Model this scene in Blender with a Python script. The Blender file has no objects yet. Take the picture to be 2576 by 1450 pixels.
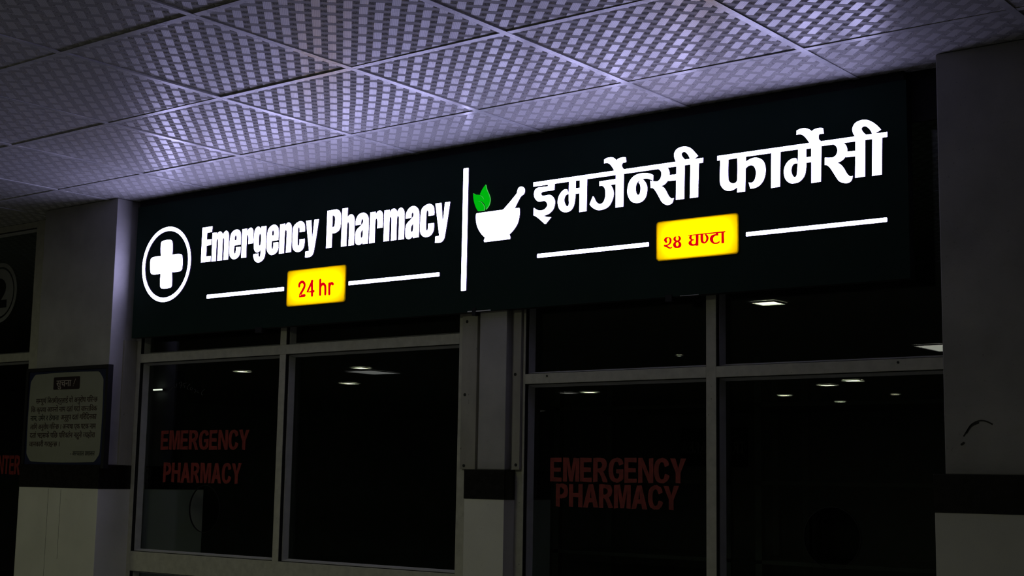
import bpy, bmesh, math, random
from mathutils import Matrix, Vector
from mathutils.geometry import tessellate_polygon

# ------------------------------------------------------------------ camera, world, exposure
S = bpy.context.scene
COL = S.collection
H = 2.75                                    # ceiling height; heights below are measured from the ceiling
cam_data = bpy.data.cameras.new('camera')
cam = bpy.data.objects.new('camera', cam_data)
COL.objects.link(cam)
cam_data.sensor_fit = 'HORIZONTAL'
cam_data.sensor_width = 36.0
cam_data.lens = 3572.58 / 2576 * 36.0
cam_data.clip_start = 0.05
right = Vector((0.78696, 0.61678, 0.01663))
down = Vector((-0.06964, 0.11557, -0.99086))
fwd = Vector((-0.61306, 0.77861, 0.13390))
m3 = Matrix((right, -down, -fwd)).transposed()
cam.matrix_world = Matrix.Translation((1.79204, -3.60094, H - 1.23522)) @ m3.to_4x4()
S.camera = cam

W = bpy.data.worlds.new('night')
S.world = W
W.use_nodes = True
W.node_tree.nodes['Background'].inputs[0].default_value = (0.25, 0.28, 0.25, 1)
W.node_tree.nodes['Background'].inputs[1].default_value = 0.002
S.view_settings.view_transform = 'Standard'
S.view_settings.look = 'None'
S.view_settings.gamma = 1.0
S.view_settings.use_curve_mapping = False
S.view_settings.exposure = 0.0
S.cycles.use_denoising = True

SIGN_LIGHT = 13.0                           # radiance of the white sign faces
HALL_LIGHT = 30.0                           # radiance of the small hall downlights
ADDED_PANEL_LIGHT = 6.5                        # radiance of the unseen panels added to light the shop front
LAMP_COL = (0.95, 1.0, 0.66, 1)
rnd = random.Random(7)


# ------------------------------------------------------------------ materials
class NT:
    """small helper to write node graphs as expressions"""
    def __init__(self, name):
        self.m = bpy.data.materials.new(name)
        self.m.use_nodes = True
        self.t = self.m.node_tree
        self.t.nodes.clear()
        self.out = self.t.nodes.new('ShaderNodeOutputMaterial')

    def n(self, typ, **kw):
        nd = self.t.nodes.new(typ)
        for k, v in kw.items():
            setattr(nd, k, v)
        return nd

    def put(self, sock, v):
        if hasattr(v, 'is_linked'):
            self.t.links.new(v, sock)
        else:
            sock.default_value = v

    def math(self, op, a, b=0.0, c=0.0):
        nd = self.n('ShaderNodeMath', operation=op)
        for i, v in enumerate((a, b, c)):
            self.put(nd.inputs[i], v)
        return nd.outputs[0]

    def mix(self, f, a, b):
        nd = self.n('ShaderNodeMix', data_type='RGBA')
        self.put(nd.inputs[0], f)
        self.put(nd.inputs[6], a)
        self.put(nd.inputs[7], b)
        return nd.outputs[2]

    def fmix(self, f, a, b):
        nd = self.n('ShaderNodeMix', data_type='FLOAT')
        self.put(nd.inputs[0], f)
        self.put(nd.inputs[2], a)
        self.put(nd.inputs[3], b)
        return nd.outputs[0]

    def coord(self):
        return self.n('ShaderNodeTexCoord').outputs['Object']

    def noise(self, vec, scale, detail=4.0, rough=0.55):
        nd = self.n('ShaderNodeTexNoise')
        self.put(nd.inputs['Vector'], vec)
        nd.inputs['Scale'].default_value = scale
        nd.inputs['Detail'].default_value = detail
        nd.inputs['Roughness'].default_value = rough
        return nd.outputs['Fac']

    def ramp(self, f, p0, p1):
        nd = self.n('ShaderNodeMapRange')
        self.put(nd.inputs[0], f)
        nd.inputs[1].default_value = p0
        nd.inputs[2].default_value = p1
        return nd.outputs[0]

    def principled(self, **kw):
        nd = self.n('ShaderNodeBsdfPrincipled')
        for k, v in kw.items():
            self.put(nd.inputs[k], v)
        self.t.links.new(nd.outputs[0], self.out.inputs[0])
        return nd

    def bump(self, h, strength, dist):
        nd = self.n('ShaderNodeBump')
        nd.inputs['Strength'].default_value = strength
        nd.inputs['Distance'].default_value = dist
        self.put(nd.inputs['Height'], h)
        return nd.outputs[0]


def rgba(c, k=1.0):
    return (c[0] * k, c[1] * k, c[2] * k, 1.0)


def mat_surface(name, col, rough=0.6, var=0.18, scale=6.0, grain=0.0, metal=0.0, spec=0.4, specks=0.0, stretch=None):
    """plain surface with soft wear and optional dark specks and grain"""
    g = NT(name)
    co = g.coord()
    if stretch:
        mp = g.n('ShaderNodeMapping')
        g.put(mp.inputs[0], co)
        mp.inputs['Scale'].default_value = stretch
        co = mp.outputs[0]
    n1 = g.ramp(g.noise(co, scale, 5), 0.3, 0.7)
    c = g.mix(n1, rgba(col, 1 - var), rgba(col, 1 + var * 0.6))
    if specks:
        s = g.ramp(g.noise(co, 95.0, 2, 0.6), 0.70, 0.74)
        c = g.mix(g.math('MULTIPLY', s, specks), c, rgba(col, 0.12))
    r = g.fmix(g.noise(co, scale * 3, 3), rough * 0.8, min(1.0, rough * 1.2))
    p = g.principled(**{'Base Color': c, 'Roughness': r, 'Metallic': metal, 'Specular IOR Level': spec})
    if grain:
        g.put(p.inputs['Normal'], g.bump(g.noise(co, 160.0, 3), grain, 0.002))
    return g.m


def mat_emit(name, col, strength):
    g = NT(name)
    e = g.n('ShaderNodeEmission')
    e.inputs[0].default_value = rgba(col)
    e.inputs[1].default_value = strength
    g.t.links.new(e.outputs[0], g.out.inputs[0])
    return g.m


def mat_ceiling():
    """PVC faced ceiling tile: diagonal basket weave of smooth ribbed patches in a rough ground"""
    g = NT('woven_pvc_tile')
    co = g.coord()
    sp = g.n('ShaderNodeSeparateXYZ')
    g.put(sp.inputs[0], co)
    M = g.math
    wob = M('MULTIPLY', M('SUBTRACT', g.noise(co, 2.0, 2), 0.5), 0.018)
    x = M('MULTIPLY', sp.outputs[0], 1 / 0.6)
    y = M('MULTIPLY', sp.outputs[1], 1 / 0.6)
    U = M('MULTIPLY', M('ADD', M('ADD', x, y), wob), 10.0)              # period 1 across the strands
    V = M('MULTIPLY', M('ADD', M('SUBTRACT', y, x), wob), 5.0)          # period 1 along the strands
    i = M('FLOOR', U)
    fu = M('SUBTRACT', U, i)
    odd = M('MODULO', M('ABSOLUTE', i), 2.0)
    V2 = M('ADD', V, M('MULTIPLY', odd, 0.5))
    fv = M('SUBTRACT', V2, M('FLOOR', V2))
    du = M('ABSOLUTE', M('SUBTRACT', fu, 0.5))
    dv = M('ABSOLUTE', M('SUBTRACT', fv, 0.5))
    patch = M('MULTIPLY', g.ramp(du, 0.285, 0.265), g.ramp(dv, 0.365, 0.35))
    fv2 = M('ABSOLUTE', M('SUBTRACT', M('FRACT', M('ADD', M('MULTIPLY', V, 2.0), 0.0)), 0.5))
    bar = M('MULTIPLY', g.ramp(fv2, 0.24, 0.30), M('SUBTRACT', 1.0, patch))
    rib = M('SINE', M('MULTIPLY', fu, 2 * math.pi * 9))
    spk = g.noise(co, 260.0, 3, 0.7)
    grime = g.ramp(g.noise(co, 3.0, 5), 0.35, 0.75)
    ground = g.mix(g.ramp(spk, 0.4, 0.6), (0.20, 0.195, 0.19, 1), (0.62, 0.615, 0.60, 1))
    c = g.mix(bar, ground, (0.36, 0.355, 0.34, 1))
    c = g.mix(patch, c, g.mix(g.ramp(rib, -0.9, 0.2), (0.50, 0.495, 0.49, 1), (0.64, 0.635, 0.63, 1)))
    c = g.mix(M('MULTIPLY', grime, 0.18), c, (0.12, 0.115, 0.10, 1))
    r = g.fmix(bar, g.fmix(spk, 0.55, 0.75), 0.48)
    r = g.fmix(patch, r, 0.33)
    sl = g.fmix(patch, g.fmix(bar, 0.0, 0.10), 0.42)
    hgt = M('ADD', M('MULTIPLY', M('MULTIPLY', rib, patch), 0.25),
            M('MULTIPLY', M('MULTIPLY', spk, M('SUBTRACT', 1.0, patch)), M('SUBTRACT', 1.6, bar)))
    p = g.principled(**{'Base Color': c, 'Roughness': r, 'Specular IOR Level': sl})
    g.put(p.inputs['Normal'], g.bump(hgt, 0.16, 0.0006))
    return g.m


def mat_glass():
    g = NT('window_glass')
    M = g.math
    ge = g.n('ShaderNodeNewGeometry')
    dt = g.n('ShaderNodeVectorMath', operation='DOT_PRODUCT')
    g.put(dt.inputs[0], ge.outputs['Normal'])
    g.put(dt.inputs[1], ge.outputs['Incoming'])
    f = M('ADD', 0.04, M('MULTIPLY', 0.96, M('POWER', M('SUBTRACT', 1.0, M('ABSOLUTE', dt.outputs['Value'])), 5.0)))
    tr = g.n('ShaderNodeBsdfTransparent')
    tr.inputs[0].default_value = (0.83, 0.88, 0.86, 1)
    gl = g.n('ShaderNodeBsdfGlossy')
    gl.inputs['Roughness'].default_value = 0.0
    mx = g.n('ShaderNodeMixShader')
    g.put(mx.inputs[0], f)
    g.t.links.new(tr.outputs[0], mx.inputs[1])
    g.t.links.new(gl.outputs[0], mx.inputs[2])
    g.t.links.new(mx.outputs[0], g.out.inputs[0])
    return g.m


def mat_yellow():
    g = NT('yellow_acrylic')
    tr = g.n('ShaderNodeBsdfTranslucent')
    tr.inputs[0].default_value = (1.0, 0.80, 0.012, 1)
    df = g.n('ShaderNodeBsdfDiffuse')
    df.inputs[0].default_value = (0.6, 0.40, 0.006, 1)
    mx = g.n('ShaderNodeMixShader')
    mx.inputs[0].default_value = 0.25
    g.t.links.new(tr.outputs[0], mx.inputs[1])
    g.t.links.new(df.outputs[0], mx.inputs[2])
    g.t.links.new(mx.outputs[0], g.out.inputs[0])
    return g.m


M_CEIL = mat_ceiling()
M_GRID = mat_surface('painted_steel_tee', (0.55, 0.55, 0.55), 0.28, 0.3, 9, spec=0.4)
M_SHADE = mat_surface('near_black_shade', (0.01, 0.01, 0.01), 0.9)  # near-black colour standing in for shade above the tiles and around the sign
M_PLASTER = mat_surface('grey_painted_plaster', (0.40, 0.39, 0.365), 0.75, 0.2, 5, grain=0.15, specks=0.25)
M_DADO = mat_surface('pale_tile_dado', (0.70, 0.69, 0.62), 0.5, 0.1, 4, grain=0.08, specks=0.2)
M_GRANITE = mat_surface('black_granite', (0.012, 0.011, 0.010), 0.25, 0.5, 60, spec=0.3)
M_ALU = mat_surface('anodised_aluminium', (0.50, 0.49, 0.41), 0.5, 0.16, 30, specks=0.6, spec=0.4)
M_BEAD = mat_surface('grey_glazing_bead', (0.52, 0.52, 0.50), 0.55, 0.12, 20, specks=0.3)
M_GASKET = mat_surface('black_rubber_gasket', (0.006, 0.006, 0.006), 0.7)
M_COVER = mat_surface('stained_cover_board', (0.36, 0.345, 0.29), 0.7, 0.25, 8, specks=0.7, stretch=(1, 1, 0.4))
M_SCREW = mat_surface('dark_screw_head', (0.008, 0.008, 0.008), 0.6)
M_GLASS = mat_glass()
M_SIGN = mat_surface('dark_green_sign_sheet', (0.008, 0.026, 0.018), 0.6, 0.15, 3, spec=0.12)
M_SIGN_EDGE = mat_surface('sign_side_return', (0.01, 0.012, 0.012), 0.6)
M_WHITE = mat_emit('lit_white_acrylic', (0.56, 0.54, 1.0), SIGN_LIGHT)
M_WEDGE = mat_emit('glowing_letter_edge', (0.42, 0.30, 0.85), 0.09)
M_GREEN = mat_emit('lit_green_acrylic', (0.0, 0.44, 0.005), 1.0)
M_GEDGE = mat_emit('glowing_green_edge', (0.10, 0.62, 0.12), 0.8)
M_YELLOW = mat_yellow()
M_YEDGE = mat_surface('yellow_plate_return', (0.55, 0.33, 0.01), 0.5)
M_RED_LIT = mat_emit('lit_red_letter_film', (0.66, 0.0, 0.006), 1.0)
M_LED = mat_emit('led_module', (1.0, 1.0, 0.9), 5.6)
M_VINYL = mat_surface('red_window_vinyl', (0.24, 0.026, 0.022), 0.6, 0.35, 40, specks=0.4)
M_PAPER = mat_surface('pale_notice_sheet', (0.27, 0.275, 0.22), 0.6, 0.12, 4)
M_BLUE = mat_surface('navy_notice_border', (0.012, 0.018, 0.06), 0.5)
M_FRAME = mat_surface('black_notice_frame', (0.012, 0.012, 0.013), 0.5)
M_INK = mat_surface('dark_red_ink', (0.030, 0.008, 0.007), 0.7)
M_INKB = mat_surface('black_ink', (0.012, 0.012, 0.012), 0.7)
M_TITLE = mat_surface('dark_maroon_title_box', (0.016, 0.004, 0.005), 0.6)
M_TITLET = mat_surface('pale_title_letters', (0.42, 0.36, 0.33), 0.6)
M_STICK = mat_surface('grey_sticker', (0.26, 0.26, 0.245), 0.6, 0.1, 20)
M_LAMP = mat_emit('hall_lamp_diffuser', LAMP_COL, HALL_LIGHT)
M_LAMP_DIM = mat_emit('dim_lamp_diffuser', (1.0, 0.98, 0.86), 3.0)  # weaker emission for the two dim downlights
M_ADDED_PANEL = mat_emit('added_panel_diffuser', LAMP_COL, ADDED_PANEL_LIGHT)
M_TRIM = mat_surface('white_lamp_trim', (0.7, 0.7, 0.7), 0.5)
M_FLOOR = mat_surface('polished_floor_stone', (0.32, 0.31, 0.29), 0.35, 0.15, 2)
M_HALLWALL = mat_surface('hall_wall_paint', (0.6, 0.6, 0.55), 0.7)
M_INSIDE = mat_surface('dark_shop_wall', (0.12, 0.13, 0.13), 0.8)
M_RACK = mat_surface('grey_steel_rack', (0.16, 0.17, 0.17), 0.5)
M_BOX = [mat_surface('medicine_carton_%s' % k, c, 0.6) for k, c in
         (('white', (0.5, 0.5, 0.5)), ('blue', (0.08, 0.14, 0.35)), ('green', (0.1, 0.3, 0.18)))]
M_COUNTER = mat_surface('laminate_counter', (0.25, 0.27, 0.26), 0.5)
M_SMUDGE = mat_surface('black_scuff', (0.03, 0.03, 0.024), 0.8)
M_TAPE = mat_surface('torn_white_tape', (0.75, 0.75, 0.72), 0.6)
M_MARK = mat_surface('grey_marker_ink', (0.10, 0.10, 0.10), 0.7)


# ------------------------------------------------------------------ object helpers
def obj(name, bm, mats, parent=None, recalc=True):
    me = bpy.data.meshes.new(name)
    if recalc:
        bmesh.ops.recalc_face_normals(bm, faces=bm.faces)
    bm.to_mesh(me)
    bm.free()
    for m in (mats if isinstance(mats, (list, tuple)) else [mats]):
        me.materials.append(m)
    o = bpy.data.objects.new(name, me)
    COL.objects.link(o)
    if parent:
        o.parent = parent
        o.matrix_parent_inverse = Matrix.Translation(-parent.location)
    return o


def thing(name, label, cat, loc=(0, 0, 0), group=None):
    o = bpy.data.objects.new(name, None)
    o.empty_display_size = 0.1
    COL.objects.link(o)
    o.location = loc
    return tag(o, label, cat, group)


def tag(o, label, cat, group=None):
    o['label'] = label
    o['category'] = cat
    if group:
        o['group'] = group
    return o


def struct(name, bm, mats, label=None):
    o = obj(name, bm, mats)
    o['kind'] = 'structure'
    if label:
        o['label'] = label
    return o


def struct_empty(name, loc, label):
    o = bpy.data.objects.new(name, None)
    COL.objects.link(o)
    o.location = loc
    o['kind'] = 'structure'
    o['label'] = label
    return o


def box(bm, x0, x1, y0, y1, z0, z1, mi=0):
    """box in metres; z measured from the ceiling plane"""
    v = [bm.verts.new((x, y, z + H)) for z in (z0, z1) for y in (y0, y1) for x in (x0, x1)]
    fs = []
    for q in ((0, 1, 3, 2), (4, 6, 7, 5), (0, 4, 5, 1), (2, 3, 7, 6), (0, 2, 6, 4), (1, 5, 7, 3)):
        f = bm.faces.new([v[i] for i in q])
        f.material_index = mi
        fs.append(f)
    return fs


def bbox(*a, bevel=0.0, mi=0):
    bm = bmesh.new()
    box(bm, *a, mi=mi)
    if bevel:
        bmesh.ops.bevel(bm, geom=bm.edges[:], offset=bevel, segments=2, affect='EDGES', profile=0.6)
    return bm


def smooth_path(pts, n=7):
    """pts: (x, z, smooth) closed outline -> dense points; smooth points get round joins"""
    P = [Vector((p[0], p[1])) for p in pts]
    N = len(P)
    out = []
    for i in range(N):
        a, b = P[i], P[(i + 1) % N]
        sa, sb = pts[i][2], pts[(i + 1) % N][2]
        out.append(a)
        if not (sa or sb):
            continue
        L = (b - a).length
        ta = (b - P[i - 1]).normalized() * L if sa else None
        tb = (P[(i + 2) % N] - a).normalized() * L if sb else None
        if ta is None:
            ta = (b - a) * 1.5 - tb * 0.5
        if tb is None:
            tb = (b - a) * 1.5 - ta * 0.5
        for k in range(1, n):
            t = k / n
            h1 = 2 * t ** 3 - 3 * t ** 2 + 1
            h2 = t ** 3 - 2 * t ** 2 + t
            h3 = -2 * t ** 3 + 3 * t ** 2
            h4 = t ** 3 - t ** 2
            out.append(a * h1 + ta * h2 + b * h3 + tb * h4)
    return out


def parse(s):
    loops = []
    for part in s.split('|'):
        lp = []
        for tk in part.split():
            sm = tk.endswith('~')
            a, b = tk.rstrip('~').split(',')
            lp.append((float(a) / 1000, float(b) / 1000, sm))
        loops.append(lp)
    return loops


def extrude_loops(bm, loops, y0, y1, mi_front=0, mi_side=1, back=True):
    """solid plate with holes: outline loops of (x, z) points, front at y0, back at y1"""
    polys = [[Vector((p[0], p[1], 0)) for p in lp] for lp in loops]
    tris = tessellate_polygon(polys)
    flat = [p for lp in polys for p in lp]
    fr = [bm.verts.new((p.x, y0, p.y + H)) for p in flat]
    bk = [bm.verts.new((p.x, y1, p.y + H)) for p in flat]
    for t in tris:
        for vs, ok in ((fr, True), (bk, back)):
            if ok:
                try:
                    bm.faces.new([vs[i] for i in t]).material_index = mi_front if vs is fr else mi_side
                except ValueError:
                    pass
    k = 0
    for lp in polys:
        n = len(lp)
        for i in range(n):
            a, b = k + i, k + (i + 1) % n
            try:
                bm.faces.new((fr[a], fr[b], bk[b], bk[a])).material_index = mi_side
            except ValueError:
                pass
        k += n


def round_rect(x0, x1, z0, z1, r, n=6):
    out = []
    for cx, cz, a0 in ((x1 - r, z1 - r, 0), (x0 + r, z1 - r, 90), (x0 + r, z0 + r, 180), (x1 - r, z0 + r, 270)):
        for k in range(n + 1):
            a = math.radians(a0 + 90 * k / n)
            out.append(Vector((cx + r * math.cos(a), cz + r * math.sin(a))))
    return out


def circle(cx, cz, r, n=64, rz=None):
    rz = rz or r
    return [Vector((cx + r * math.cos(2 * math.pi * k / n), cz + rz * math.sin(2 * math.pi * k / n))) for k in range(n)]


def stroke(bm, pts, w, y0, y1, closed=False):
    """rounded marker stroke along (x, z, smooth) points"""
    pl = smooth_path(list(pts) + list(reversed(pts[1:-1])), 6) if len(pts) > 2 else [Vector(p[:2]) for p in pts]
    if len(pts) > 2:
        last = Vector(pts[-1][:2])
        idx = min(range(len(pl)), key=lambda i: (pl[i] - last).length)
        pl = pl[:idx + 1]
    L, R = [], []
    for i, p in enumerate(pl):
        d = (pl[min(i + 1, len(pl) - 1)] - pl[max(i - 1, 0)]).normalized()
        nrm = Vector((-d.y, d.x)) * w / 2
        L.append(p + nrm)
        R.append(p - nrm)
    d0 = (pl[1] - pl[0]).normalized()
    d1 = (pl[-1] - pl[-2]).normalized()

    def cap(c, d, s):
        a0 = math.atan2(d.y, d.x)
        return [c + Vector((math.cos(a0 + s * t), math.sin(a0 + s * t))) * w / 2
                for t in [math.pi / 2 - math.pi * k / 6 for k in range(1, 6)]]
    out = L + cap(pl[-1], d1, 1) + R[::-1] + cap(pl[0], -d0, 1)
    extrude_loops(bm, [out], y0, y1, 0, 0, back=False)


# -- writing with the built-in font -------------------------------------------------
_cache = {}


def glyphs(s, bold=0.0):
    """flat mesh of a string in the built-in font: (verts, faces)"""
    key = (s, bold)
    if key not in _cache:
        c = bpy.data.curves.new('text', 'FONT')
        c.body = s
        c.offset = bold
        c.resolution_u = 4
        o = bpy.data.objects.new('text', c)
        COL.objects.link(o)
        dg = bpy.context.evaluated_depsgraph_get()
        me = bpy.data.meshes.new_from_object(o.evaluated_get(dg))
        _cache[key] = ([(v.co.x, v.co.y) for v in me.vertices], [tuple(p.vertices) for p in me.polygons])
        bpy.data.objects.remove(o)
        bpy.data.curves.remove(c)
        bpy.data.meshes.remove(me)
    return _cache[key]


def add_flat(bm, vf, fx, y, th=0.0006):
    """flat writing on the plane y, with the faces of the film also on its rear"""
    vs, fs = vf
    a = [bm.verts.new((fx(p)[0], y - (p[2] if len(p) > 2 else 0.0), fx(p)[1] + H)) for p in vs]
    for f in fs:
        try:
            bm.faces.new([a[i] for i in f])
        except ValueError:
            pass


# heavy condensed capitals for the cut vinyl, drawn on a 100 x 100 cell ("~" round point, "|" starts a hole)
CAPS = {
    'E': '0,0 96,0 96,17 27,17 27,42 88,42 88,59 27,59 27,83 94,83 94,100 0,100',
    'M': '0,0 0,100 33,100 50,40 67,100 100,100 100,0 79,0 79,76 59,0 41,0 21,76 21,0',
    'R': '0,0 0,100 55,100~ 80,95~ 92,74~ 82,52~ 66,45 82,26~ 100,0 70,0 52,29~ 36,41~ 26,42 26,0 | 26,58 50,59~ 65,71~ 50,83~ 26,83',
    'G': '53,55 53,38 74,38 74,24 64,17~ 52,15~ 38,19~ 29,32~ 26,50~ 29,68~ 38,81~ 52,85~ 66,81~ 72,70 98,75 92,89~ 78,98~ 52,101~ 27,96~ 8,81~ 0,50~ 8,19~ 27,4~ 52,-1~ 78,3~ 98,16 98,55',
    'N': '0,0 0,100 25,100 75,33 75,100 100,100 100,0 74,0 25,66 25,0',
    'C': '75,37 100,30~ 94,15~ 79,4~ 53,-1~ 27,4~ 8,19~ 0,50~ 8,81~ 27,96~ 54,101~ 79,96~ 93,86~ 99,71 74,65 66,80~ 52,84~ 38,80~ 29,69~ 26,51~ 29,32~ 38,19~ 52,15~ 68,21~',
    'Y': '37,0 37,42 0,100 30,100 51,61 71,100 100,100 63,42 63,0',
    'P': '0,0 0,100 52,100~ 82,95~ 97,69~ 84,44~ 52,37~ 27,37 27,0 | 27,54 48,54~ 69,69~ 48,83~ 27,83',
    'H': '0,0 0,100 27,100 27,61 73,61 73,100 100,100 100,0 73,0 73,43 27,43 27,0',
    'A': '0,0 37,100 63,100 100,0 72,0 65,22 35,22 28,0 | 42,40 58,40 50,72',
    'O': '50,-1~ 15,12~ 0,50~ 15,88~ 50,101~ 85,88~ 100,50~ 85,12~ | 50,16~ 68,25~ 75,50~ 68,75~ 50,84~ 32,75~ 25,50~ 32,25~',
    'U': '0,100 26,100 26,45~ 32,20~ 50,15~ 68,20~ 74,45~ 74,100 100,100 100,42~ 88,8~ 50,-1~ 12,8~ 0,42~',
    'T': '37,0 37,83 0,83 0,100 100,100 100,83 63,83 63,0',
}
CAPW = {'M': 1.18, 'G': 1.04, 'N': 1.0, 'E': 0.88, 'P': 0.92, 'Y': 1.04, 'A': 1.10, 'R': 1.02, 'T': 0.95}


def caps_row(bm, s, x0, x1, z0, z1, y0, y1, worn=0.0):
    ws = [CAPW.get(c, 1.0) for c in s]
    gap = 0.11
    tot = sum(ws) + gap * (len(s) - 1)
    k = (x1 - x0) / tot
    x = x0
    for c, w in zip(s, ws):
        loops = []
        for lp in parse(CAPS[c]):
            pts = smooth_path([(p[0] * 10, p[1] * 10, p[2]) for p in lp], 5)
            pts = [Vector((x + p.x * k * w, z0 + p.y * (z1 - z0))) for p in pts]
            sg = 1 if sum(a.x * b_.y - b_.x * a.y for a, b_ in zip(pts, pts[1:] + pts[:1])) > 0 else -1
            if loops:
                sg = -sg                                   # holes shrink while the outline grows
            out = []
            for i, p in enumerate(pts):                    # heavy weight and a slightly worn edge
                d = (pts[(i + 1) % len(pts)] - pts[i - 1]).normalized()
                out.append(p + Vector((d.y * sg * 0.0018, 0)) + Vector((0, worn * rnd.uniform(-1, 1))))
            loops.append(out)
        extrude_loops(bm, loops, y0, y1, 0, 0, back=False)
        x += (w + gap) * k


def text_box(bm, s, x0, x1, z0, z1, y, bold=0.0, mirror=False, shear=0.0):
    vs, fs = glyphs(s, bold)
    xs = [p[0] for p in vs]
    zs = [p[1] for p in vs]
    a, b, c, d = min(xs), max(xs), min(zs), max(zs)

    def fx(p):
        u = (p[0] - a) / (b - a)
        v = (p[1] - c) / (d - c)
        if mirror:
            u = 1 - u
        return (x0 + (x1 - x0) * u + shear * v, z0 + (z1 - z0) * v)
    add_flat(bm, (vs, fs), fx, y)


def advance(ch):
    def xm(s):
        return max(p[0] for p in glyphs(s)[0])
    return xm(ch + 'क') - xm('क')


def deva_line(s):
    """Nepali line in visual order; ~ half form, ^ reph hook above, / rakar stroke below"""
    V, F = [], []
    x = 0.0

    def add(vs, fs, dx, lift=0.0):
        k = len(V)
        V.extend([(p[0] + dx, p[1], lift) for p in vs])
        F.extend([tuple(i + k for i in f) for f in fs])

    def poly(pts):
        k = len(V)
        V.extend(pts)
        F.append(tuple(range(k, k + len(pts))))
    i = 0
    while i < len(s):
        ch = s[i]
        nxt = s[i + 1] if i + 1 < len(s) else ''
        if ch == ' ':
            x += 0.28
        elif ch == '^':
            poly([(x - 0.20, 0.62), (x - 0.14, 0.62), (x - 0.13, 0.74), (x - 0.06, 0.80), (x + 0.02, 0.76),
                  (x + 0.03, 0.82), (x - 0.06, 0.87), (x - 0.16, 0.82)])
        elif ch == '/':
            poly([(x - 0.13, 0.22), (x - 0.13, 0.14), (x - 0.36, -0.02), (x - 0.40, 0.05)])
        else:
            vs, fs = glyphs(ch)
            adv = advance(ch) if ch not in 'ुूृेैंँ' else 0.0
            if nxt == '~':
                cut = adv - 0.17
                bm = bmesh.new()
                bv = [bm.verts.new((p[0], p[1], 0)) for p in vs]
                for f in fs:
                    try:
                        bm.faces.new([bv[j] for j in f])
                    except ValueError:
                        pass
                bmesh.ops.bisect_plane(bm, geom=bm.verts[:] + bm.edges[:] + bm.faces[:], plane_co=(cut, 0, 0),
                                       plane_no=(1, 0, 0), clear_outer=True)
                bm.verts.index_update()
                add([(v.co.x, v.co.y) for v in bm.verts], [tuple(v.index for v in f.verts) for f in bm.faces], x)
                bm.free()
                x += cut
                i += 1
            else:
                for k in (0.0, 0.022, 0.044):           # heavy weight: the letter struck three times
                    add(vs, fs, x + k, k * 0.005)
                x += adv
        i += 1
    return V, F


def deva_box(bm, s, x0, x1, zline, size, y):
    """Nepali line whose head stroke lies at height zline"""
    V, F = deva_line(s)
    a = min(p[0] for p in V)
    b = max(p[0] for p in V)
    add_flat(bm, (V, F), lambda p: (x0 + (x1 - x0) * (p[0] - a) / (b - a), zline + (p[1] - 0.62) * size), y)


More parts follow.
